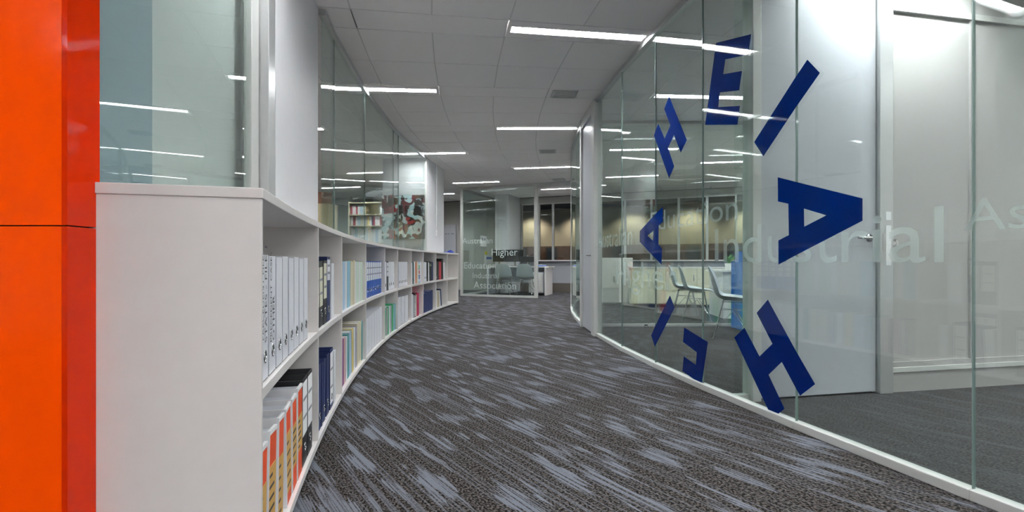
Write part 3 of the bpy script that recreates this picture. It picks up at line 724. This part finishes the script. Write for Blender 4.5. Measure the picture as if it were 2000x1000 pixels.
# lower row
fill(0, 0, [('or', 'orange', 0.062, 0.325, -5, 0.020, dict(lz=0.03, lh=0.19)), ('or', 'orange', 0.075, 0.33, -6, 0.026, dict(lz=0.06, lh=0.17)), ('or', 'orange', 0.060, 0.33, -4, 0.024, dict(lz=0.02, lh=0.19)), ('or', 'orange', 0.06, 0.33, 4, 0.020, dict(lz=0.04, lh=0.20)),
            ('or', 'orange', 0.06, 0.33, 2, 0.016, dict(lz=0.08, lh=0.15)), ('or', 'orange', 0.07, 0.34, 0, 0.010, dict(lz=0.10, lh=0.13)), ('la', 'black', 0.085, 0.345, 0, 0.008, dict(label=PAPER, lab=(0.12, 0.21))), ('la', 'black', 0.085, 0.345, 0, 0, dict(label=PAPER, lab=(0.12, 0.21)))])
fill(1, 0, [('fo', 'white', 0.05, 0.31, -3, 0.006), ('la', 'navy', 0.06, 0.315, -4, 0.012), ('fo', 'navy', 0.03, 0.31, -5, 0.012), ('la', 'navy', 0.06, 0.315, -5, 0.018), ('la', 'navy', 0.075, 0.32, -2, 0.020), ('la', 'navy', 0.085, 0.33, 0, 0.03, dict(label=PAPER, lab=(0.03, 0.28))), ('fo', 'white', 0.05, 0.30, 0, 0)])
fill(2, 0, [('rp', 'grey', 0.06, 0.30, 0, 0.014), ('fo', 'lilac', 0.04, 0.30, 0, 0.012), ('fo', 'purple', 0.06, 0.305, 0, 0.01), ('fo', 'pink', 0.05, 0.305, 0, 0.02), ('fo', 'white', 0.05, 0.30, 0, 0.006), ('fo', 'teal', 0.05, 0.31, 0, 0.01), ('fo', 'sky', 0.09, 0.31, 2, 0.014), ('fo', 'yellow', 0.06, 0.32, 2, 0.012), ('fo', 'white', 0.06, 0.31, 1, 0.012),
            ('fo', 'lilac', 0.05, 0.31, 0, 0.012), ('fo', 'cream', 0.09, 0.33, 0, 0.006), ('fo', 'cream', 0.08, 0.33, 0, 0.01), ('bk', 'teal', 0.04, 0.32, 0, 0)])
fill(3, 0, [('la', 'file', 0.145, 0.31, 0, 0.010, dict(label=C('blue'), lab=(0.03, 0.02), ring=False, say='wide white file with blue spine mark'))] + [('la', 'file', 0.12+0.01*(i % 3), 0.315+0.006*i, 0, 0.010, dict(ring=False)) for i in range(6)])
fill(4, 0, [('fo', 'white', 0.06, 0.30, -6, 0.02), ('rp', 'green', 0.05, 0.30, -7, 0.05), ('rp', 'grey', 0.05, 0.30, -2, 0.01), ('rp', 'green', 0.04, 0.31, 2, 0.02), ('fo', 'white', 0.05, 0.31, 0, 0.02), ('rp', 'grey', 0.06, 0.31, 0, 0.01), ('fo', 'green', 0.09, 0.32, -2, 0.012), ('fo', 'sky', 0.05, 0.31, 0, 0.008), ('fo', 'teal', 0.04, 0.31, 0, 0)])
fill(5, 0, [('la', 'file', 0.10, 0.35, 0, 0.01, dict(ring=False)), ('la', 'file', 0.12, 0.37, 0, 0.02, dict(ring=False)), ('la', 'file', 0.15, 0.36, -2, 0.02, dict(ring=False)), ('la', 'file', 0.15, 0.36, 0, 0.012, dict(ring=False))])
fill(6, 0, [('la', 'file', 0.08, 0.34, 0, 0.01, dict(ring=False)), ('fo', 'white', 0.07, 0.35, 0, 0.01), ('fo', 'grey', 0.08, 0.33, 0, 0.01), ('la', 'black', 0.06, 0.36, 0, 0.01, dict(label=FILEG, lab=(0.02, 0.3), ring=False)), ('bk', 'beige', 0.05, 0.33, 0, 0.015), ('la', 'crimson', 0.12, 0.345, 0, 0, dict(ring=False))])
fill(7, 0, [('bk', 'navy', 0.11, 0.315, 0, 0.004, dict(d=0.25)), ('bk', 'navy', 0.11, 0.315, 0, 0.004, dict(d=0.25)), ('bk', 'navy', 0.11, 0.31, 0, 0.004, dict(d=0.25)), ('bk', 'navy', 0.09, 0.325, 0, 0.004, dict(d=0.25)), ('bk', 'navy', 0.12, 0.335, 0, 0, dict(d=0.25))])
fill(8, 0, [('fo', 'white', 0.05, 0.30, 0, 0.02), ('fo', 'cream', 0.04, 0.30, 12, 0.04), ('fo', 'beige', 0.04, 0.30, 12, 0.05), ('fo', 'white', 0.03, 0.30, 12, 0.02), ('la', 'navy', 0.07, 0.31, 12, 0, dict(ring=False))], start=0.09)
# a navy file lying across the lower second compartment, a yellow pad on the navy books
o = lever_arch(C('navy'), PAPER, 0.07, 0.32); o.location = P(RF+0.05, -0.2055, 0.384+0.035); o.rotation_euler = (math.pi/2, 0, 0.2055)
tag(o, 'navy lever arch file lying flat on top of the upright navy files', 'file')
y = tag(empty('yellow_notepad', P(RF+0.14, 0.0500, 0.387), -0.05), 'small yellow notepad lying on the thick navy books', 'notepad')
MB().box(-0.05, 0.05, -0.07, 0.07, 0.0, 0.02).build('pad', C('yellow'), y); MB().box(-0.051, 0.051, -0.071, -0.06, 0.0, 0.022).build('binding_strip', C('beige'), y)
# round logos on the blue file
for oo in list(COL.objects):
    if oo.get('label', '').startswith('pale blue file with coloured'):
        for i, c in enumerate(('blue', 'red', 'green')):
            mb = MB(); n = 18; mb.add([(0.0018, 0.038*math.cos(2*math.pi*k/n), 0.085+0.08*i+0.034*math.sin(2*math.pi*k/n)) for k in range(n)], [tuple(range(n))]); mb.build('round_logo', C(c), oo)
# things on top of the bookcase
def glove(a, sx, hgt, lab):
    e = tag(empty('cloth_bundle', P(RF+0.10, a, ZT+0.001), -a), lab, 'cloth')
    mb = MB(); mb.smooth = True; nu, nv = 10, 14
    vs = []
    for i in range(nu+1):
        u = i/nu; rr = math.sin(math.pi*u*0.5+0.02)
        for j in range(nv):
            th_ = 2*math.pi*j/nv; k = 1+0.18*math.sin(3*th_+u*4)
            vs.append((0.07*rr*k*math.cos(th_), sx*rr*k*math.sin(th_), hgt*(1-u)**0.7*(1+0.25*math.sin(2*th_))))
    fs = [(i*nv+j, i*nv+(j+1) % nv, (i+1)*nv+(j+1) % nv, (i+1)*nv+j) for i in range(nu) for j in range(nv)] + [tuple(nu*nv+j for j in range(nv))]
    mb.add(vs, fs).build('fold', cm('bright blue cloth', (0.005, 0.03, 0.30), 0.7), e)
    MB().box(-0.05, 0.05, -sx*1.25, -sx*0.7, 0, hgt*0.25).build('strap', cm('bright blue cloth', (0, 0, 1)), e)
glove(0.153, 0.09, 0.055, 'crumpled bright blue cloth near the far end of the white bookcase top')
glove(0.137, 0.11, 0.018, 'flat strip of blue cloth lying on the white bookcase top')

# ================================================================== CHAIRS
def make_chair():
    e = empty('shell_chair')
    prof = [(0.235, 0.425, 0.19, 0.0), (0.20, 0.445, 0.215, 0.005), (0.10, 0.435, 0.23, 0.03), (-0.03, 0.425, 0.235, 0.055), (-0.13, 0.435, 0.235, 0.07), (-0.19, 0.485, 0.232, 0.06), (-0.215, 0.57, 0.228, 0.05), (-0.24, 0.68, 0.215, 0.04), (-0.262, 0.77, 0.18, 0.025), (-0.272, 0.815, 0.11, 0.01)]
    nx = 10; vs = []
    for i, (yy, zz, hw, up) in enumerate(prof):
        t = max(0, min(1, (i-3)/3.0))
        for j in range(nx+1):
            s = -1+2*j/nx; k = abs(s)**2.5*up
            vs.append((hw*s, yy + k*t*1.3, zz + k*(1-t)))
    fs = [(i*(nx+1)+j, i*(nx+1)+j+1, (i+1)*(nx+1)+j+1, (i+1)*(nx+1)+j) for i in range(len(prof)-1) for j in range(nx)]
    mb = MB(); mb.smooth = True; sh = mb.add(vs, fs).build('seat_shell', SHELLC, e)
    md = sh.modifiers.new('s', 'SOLIDIFY'); md.thickness = 0.008; sb = sh.modifiers.new('u', 'SUBSURF'); sb.levels = 1; sb.render_levels = 2
    for sx in (-1, 1):
        for sy in (-1, 1):
            MB().tube([(sx*0.12, sy*0.10-0.0, 0.425), (sx*0.20, sy*0.19-0.01, 0.012), (sx*0.205, sy*0.205-0.01, 0.003)], 0.0065, 6).build('leg', STEEL, e)
    w_ = MB()
    for sx in (-1, 1):
        w_.tube([(sx*0.185, 0.16, 0.09), (sx*0.06, 0.0, 0.30), (sx*0.185, -0.18, 0.09)], 0.004, 5)
        w_.tube([(sx*0.14, 0.12, 0.32), (-sx*0.14, -0.13, 0.32)], 0.004, 5)
        w_.tube([(0.185*sx, 0.16*1, 0.10), (0, 0.03, 0.31), (-0.185*sx, 0.16, 0.10)], 0.004, 5)
    w_.tube([(-0.13, 0.11, 0.415), (0.13, 0.11, 0.415), (0.13, -0.11, 0.415), (-0.13, -0.11, 0.415), (-0.13, 0.11, 0.415)], 0.006, 6)
    w_.build('wire_brace', STEEL, e)
    return e
ch = make_chair(); ch.location = (-0.19, 13.08, 0); ch.rotation_euler = (0, 0, -0.25)
tag(ch, 'grey shell chair with steel wire legs at the far desk, before the wide dark monitor', 'chair', 'shell chairs')
def chair(x, y_, rz, lab):
    c = copy_tree(ch); c.location = (x, y_, 0); c.rotation_euler = (0, 0, rz); tag(c, lab, 'chair', 'shell chairs')
chair(0.37, 12.86, -0.32, 'grey shell chair with steel wire legs at the far desk, beside the white drawer unit')
chair(2.80, 8.14, -1.95, 'grey shell chair nearer the cream cabinet in the second glazed office')
chair(2.75, 7.50, -1.9, 'grey shell chair standing side-on next to the other chair before the white office desk')
chair(2.52, 5.75, -2.0, 'grey shell chair standing alone beside the blue locker')

# ================================================================== OFFICE FURNITURE
A_D = 0.33
dk = tag(empty('desk', (0.32, 13.50, 0), -0.33), 'white desk with straight panel legs under the far office window', 'desk')
MB().box(-0.92, 0.76, -0.30, 0.34, 0.72, 0.75).build('desktop', WHITE, dk, bevel=0.003)
MB().box(0.66, 0.70, -0.34, 0.34, 0, 0.72).build('panel_leg', WHITE, dk); MB().box(-0.93, -0.89, -0.34, 0.34, 0, 0.72).build('panel_leg', FILEG, dk)
MB().box(-0.89, 0.66, 0.30, 0.32, 0.30, 0.72).build('modesty_panel', FILEG, dk)
def at(e, x, y_, z=0.0):
    p = e.matrix_basis @ Vector((x, y_, z)) if False else Vector(e.location) + Matrix.Rotation(e.rotation_euler.z, 3, 'Z') @ Vector((x, y_, z)); return p
pd = tag(empty('drawer_unit', at(dk, 0.42, 0.0), -0.352), 'white drawer unit on castors under the far desk', 'drawer unit')
MB().box(-0.20, 0.20, -0.27, 0.27, 0.06, 0.60).build('body', FILEG, pd)
for z0, z1 in ((0.08, 0.36), (0.37, 0.58)):
    dr = MB().box(-0.19, 0.19, -0.288, -0.27, z0, z1).build('drawer', WHITE, pd); MB().box(-0.06, 0.06, -0.30, -0.288, z1-0.05, z1-0.035).build('handle', STEEL, dr)
for sx in (-1, 1):
    for sy in (-1, 1): MB().lathe([(0.02, 0), (0.025, 0.02), (0.02, 0.06)], 10).build('castor', DARK, pd, (sx*0.16, sy*0.22, 0))
def monitor(e0, x, y_, z, wd, hg, lab, rz, foot=True):
    e = tag(empty('monitor', at(e0, x, y_, z), rz), lab, 'monitor')
    MB().box(-wd/2, wd/2, -0.02, 0.02, 0.12, 0.12+hg).build('screen', DARK, e, bevel=0.004)
    MB().box(-wd/2+0.012, wd/2-0.012, -0.0215, -0.02, 0.132, 0.12+hg-0.012).build('display', mat('dark display', (0.012, 0.013, 0.016), 0.15), e)
    MB().box(-0.02, 0.02, 0.02, 0.05, 0.012, 0.30).build('neck', STEEL, e); MB().lathe([(0.11, 0), (0.11, 0.008), (0.02, 0.014)], 20).build('base', DARK, e)
monitor(dk, -0.76, 0.12, 0.75, 0.34, 0.32, 'narrow dark monitor at the end of the far desk', -0.30)
monitor(dk, -0.32, 0.16, 0.75, 0.56, 0.33, 'wide dark monitor in the middle of the far desk', -0.40)
monitor(dk, 0.10, 0.0, 0.7505, 0.46, 0.14, 'low dark screen standing before the far window', -0.2)
pp_ = tag(empty('paper_tray', at(dk, 0.44, 0.05, 0.751), -0.4), 'blue and white paper tray on the far desk', 'tray')
MB().box(-0.12, 0.12, -0.16, 0.16, 0, 0.025).build('tray', C('blue'), pp_); MB().box(-0.11, 0.11, -0.15, 0.15, 0.025, 0.04).build('paper', PAPER, pp_)
# notices on the side glass of the far office
def notice(name, lab, t, z, w_, h_, m, extra=None):
    c = FA.lerp(FD, t); aa = math.atan2((FD-FA).y, (FD-FA).x)
    nv = Vector(((FD-FA).y, -(FD-FA).x, 0)).normalized()
    e = tag(empty(name, (c.x+nv.x*0.009, c.y+nv.y*0.009, z), aa), lab, 'notice')
    MB().box(-w_/2, w_/2, -0.0012, 0.0012, 0, h_).build('sheet', m, e)
    if extra: MB().box(-w_*0.3, w_*0.35, -0.002, 0, h_*0.55, h_*0.8).build('print_block', extra, e)
notice('notice', 'white printed notice taped to the side glass of the far office', 0.55, 1.30, 0.45, 0.30, PAPER, INKG)
notice('notice', 'white notice with blue print low on the side glass of the far office', 0.70, 0.80, 0.62, 0.26, PAPER, C('blue'))
notice('sticky_note', 'bright yellow sticky note on the side glass of the far office', 0.62, 1.075, 0.16, 0.09, cm('sticky yellow', (0.85, 0.75, 0.03)))
# right hand offices
cbn = tag(empty('low_cabinet', (3.20, 9.75, 0), -0.12), 'long cream low cabinet in the second glazed office', 'cabinet')
CRM = cm('cream laminate', (0.72, 0.68, 0.52), 0.45)
MB().box(-0.9, 0.9, -0.22, 0.22, 0.06, 0.74).build('body', CRM, cbn); MB().box(-0.92, 0.92, -0.24, 0.24, 0.74, 0.765).build('top', WHITE, cbn); MB().box(-0.86, 0.86, -0.18, 0.18, 0, 0.06).build('plinth', TOE, cbn)
for i in range(3):
    dr = MB().box(-0.89+i*0.6, -0.31+i*0.6, -0.238, -0.22, 0.08, 0.73).build('door', CRM, cbn); MB().box(-0.36+i*0.6, -0.345+i*0.6, -0.252, -0.238, 0.5, 0.62).build('handle', STEEL, dr)
wc = tag(empty('tall_cabinet', (2.15, 10.6, 0), -0.1), 'white cupboard standing behind the cream low cabinet', 'cabinet')
MB().box(-0.35, 0.35, -0.22, 0.22, 0, 0.95).build('body', WHITE, wc)
for s in (-1, 1):
    dr = MB().box(min(0, s*0.34), max(0, s*0.34), -0.238, -0.22, 0.03, 0.93).build('door', WHITE, wc); MB().box(s*0.03-0.006, s*0.03+0.006, -0.25, -0.238, 0.45, 0.57).build('handle', STEEL, dr)
d_2 = tag(empty('desk', (3.75, 8.0, 0), -0.1), 'white office desk with solid panel ends beside the two chairs', 'desk')
MB().box(-0.55, 0.9, -0.40, 0.40, 0.71, 0.74).build('desktop', WHITE, d_2)
MB().box(-0.50, -0.20, -0.36, 0.36, 0, 0.71).build('pedestal', WHITE, d_2); MB().box(0.84, 0.88, -0.38, 0.38, 0, 0.71).build('panel_leg', WHITE, d_2); MB().box(-0.20, 0.84, 0.3, 0.32, 0.3, 0.71).build('modesty_panel', WHITE, d_2)
ppl = tag(empty('potted_plant', (3.38, 7.85, 0.741)), 'small leafy green pot plant on the white office desk', 'plant')
MB().lathe([(0.05, 0), (0.065, 0.10), (0.06, 0.10), (0.055, 0.09)], 18).build('pot', WHITE, ppl)
GRN = cm('leaf green', (0.10, 0.26, 0.05), 0.6)
for i in range(26):
    aa = i*2.4; tl = 0.35+0.5*((i*7) % 10)/10; ln = 0.13+0.06*((i*3) % 5)/5
    d_ = Vector((math.cos(aa)*math.sin(tl), math.sin(aa)*math.sin(tl), math.cos(tl))); s_ = d_.cross(Vector((0, 0, 1))).normalized()*0.02
    b0 = Vector((0, 0, 0.09)); p1 = b0+d_*ln*0.55; p2 = b0+d_*ln-Vector((0, 0, 0.01))
    MB().add([b0, p1+s_, p2, p1-s_, p1+Vector((0, 0, 0.004))], [(0, 1, 4), (1, 2, 4), (2, 3, 4), (3, 0, 4)]).build('leaf', GRN, ppl)
lk = tag(empty('blue_locker', (3.03, 6.45, 0), -0.05), 'bright blue locker standing in the glazed office by the partition', 'locker')
BLL = cm('bright blue steel', (0.005, 0.16, 0.55), 0.35)
MB().box(-0.14, 0.35, -0.22, 0.22, 0, 0.87).build('body', BLL, lk); MB().box(-0.09, 0.35, -0.20, 0.20, 0.87, 0.995).build('top_box', BLL, lk)
dr = MB().box(-0.13, 0.34, -0.236, -0.22, 0.03, 0.84).build('door', BLL, lk); MB().box(-0.03, 0.05, -0.24, -0.236, 0.62, 0.65).build('label_plate', PAPER, dr)
# left room behind the bookcase glass
bs = tag(empty('tall_bookcase', P(23.25, 0.17, 0), -0.17), 'tall cream bookcase with mixed books behind the bookcase glass', 'bookcase')
CR2 = cm('pale wood', (0.62, 0.58, 0.42), 0.5)
for x in (-0.62, 0.62): MB().box(x-0.012, x+0.012, 0, 0.3, 0, 2.18).build('side_panel', CR2, bs)
MB().box(-0.61, 0.61, 0.285, 0.30, 0, 2.18).build('back_panel', CR2, bs)
for z in (0.08, 0.5, 0.9, 1.28, 1.66, 1.90, 2.16): MB().box(-0.61, 0.61, 0.0, 0.285, z-0.02, z).build('shelf', CR2, bs)
cols = ['white', 'red', 'white', 'sky', 'beige', 'white', 'grey', 'yellow', 'white', 'navy', 'crimson', 'white']
for zi, z in enumerate((1.66, 1.28, 1.90)):
    x = -0.58; i = zi*5
    while x < 0.55:
        t = rnd.uniform(0.03, 0.06); c = cols[i % 12] if zi != 1 else ('white', 'white', 'sky', 'white', 'white')[i % 5]
        if zi == 2 and -0.25 < x < 0.05: x += t; i += 1; continue
        hh = rnd.uniform(0.18, 0.215) if zi != 1 else rnd.uniform(0.28, 0.33)
        o = book(C(c), t, hh, 0.20); q_ = at(bs, x+t/2, 0.03, z+0.001); o.location = q_; o.rotation_euler = (0, 0, -0.17-math.pi/2)
        tag(o, '%s book on the %s shelf of the tall cream bookcase behind glass' % (colname(c), ('upper middle', 'middle', 'top')[zi]), 'book', '%s books on the %s shelf of the tall bookcase' % (colname(c), ('upper middle', 'middle', 'top')[zi]))
        x += t+0.004; i += 1
bg = tag(empty('soft_bag', at(bs, 0.02, 0.15, 2.161), 0), 'dark rounded soft bag lying on top of the tall cream bookcase', 'bag')
mb = MB(); mb.smooth = True; mb.lathe([(0.18, 0), (0.27, 0.04), (0.29, 0.12), (0.24, 0.21), (0.14, 0.26), (0.03, 0.275)], 22)
for i, v in enumerate(mb.v): mb.v[i] = (v[0]*1.25*(1+0.05*math.sin(v[1]*30)), v[1]*0.5, v[2])
mb.build('body', cm('charcoal fabric', (0.02, 0.021, 0.023), 0.85), bg)
MB().tube([(-0.12, 0, 0.24), (-0.08, 0, 0.31), (0.08, 0, 0.31), (0.12, 0, 0.24)], 0.012, 6).build('handle', DARK, bg)
cb = tag(empty('beige_cupboard', P(23.75, 0.11, 0), -0.11), 'beige cupboard standing before the tall cream bookcase behind glass', 'cupboard')
BEG = cm('beige laminate', (0.58, 0.52, 0.32), 0.5)
MB().box(-0.25, 0.25, -0.2, 0.2, 0, 1.95).build('body', BEG, cb)
for s in (-1, 1):
    dr = MB().box(min(0.002*s, s*0.24), max(0.002*s, s*0.24), -0.216, -0.2, 0.05, 1.92).build('door', BEG, cb); MB().box(s*0.03-0.006, s*0.03+0.006, -0.23, -0.216, 0.95, 1.08).build('handle', STEEL, dr)
bx = tag(empty('carton', at(cb, -0.02, 0, 1.951), -0.2), 'brown cardboard carton on top of the beige cupboard', 'box')
MB().box(-0.18, 0.18, -0.14, 0.14, 0, 0.22).build('body', cm('brown card', (0.20, 0.09, 0.05), 0.7), bx); MB().box(-0.181, 0.181, -0.03, 0.03, 0.2195, 0.2215).build('tape', CREAML, bx)
# door stop on the office floor
ds = tag(empty('door_stop', (1.76, 6.62, 0)), 'small round steel door stop on the office carpet', 'door stop')
MB().lathe([(0.03, 0), (0.03, 0.02), (0.02, 0.03)], 16).build('body', STEEL, ds); MB().lathe([(0.021, 0.03), (0.022, 0.04), (0.018, 0.045)], 16).build('rubber_ring', DARK, ds)
ds2 = tag(empty('door_stop', (1.32, 3.60, 0)), 'small steel door stop by the glass below the blue letter E', 'door stop')
MB().lathe([(0.03, 0), (0.03, 0.02), (0.02, 0.03)], 16).build('body', STEEL, ds2); MB().lathe([(0.021, 0.03), (0.022, 0.04), (0.018, 0.045)], 16).build('rubber_ring', DARK, ds2)
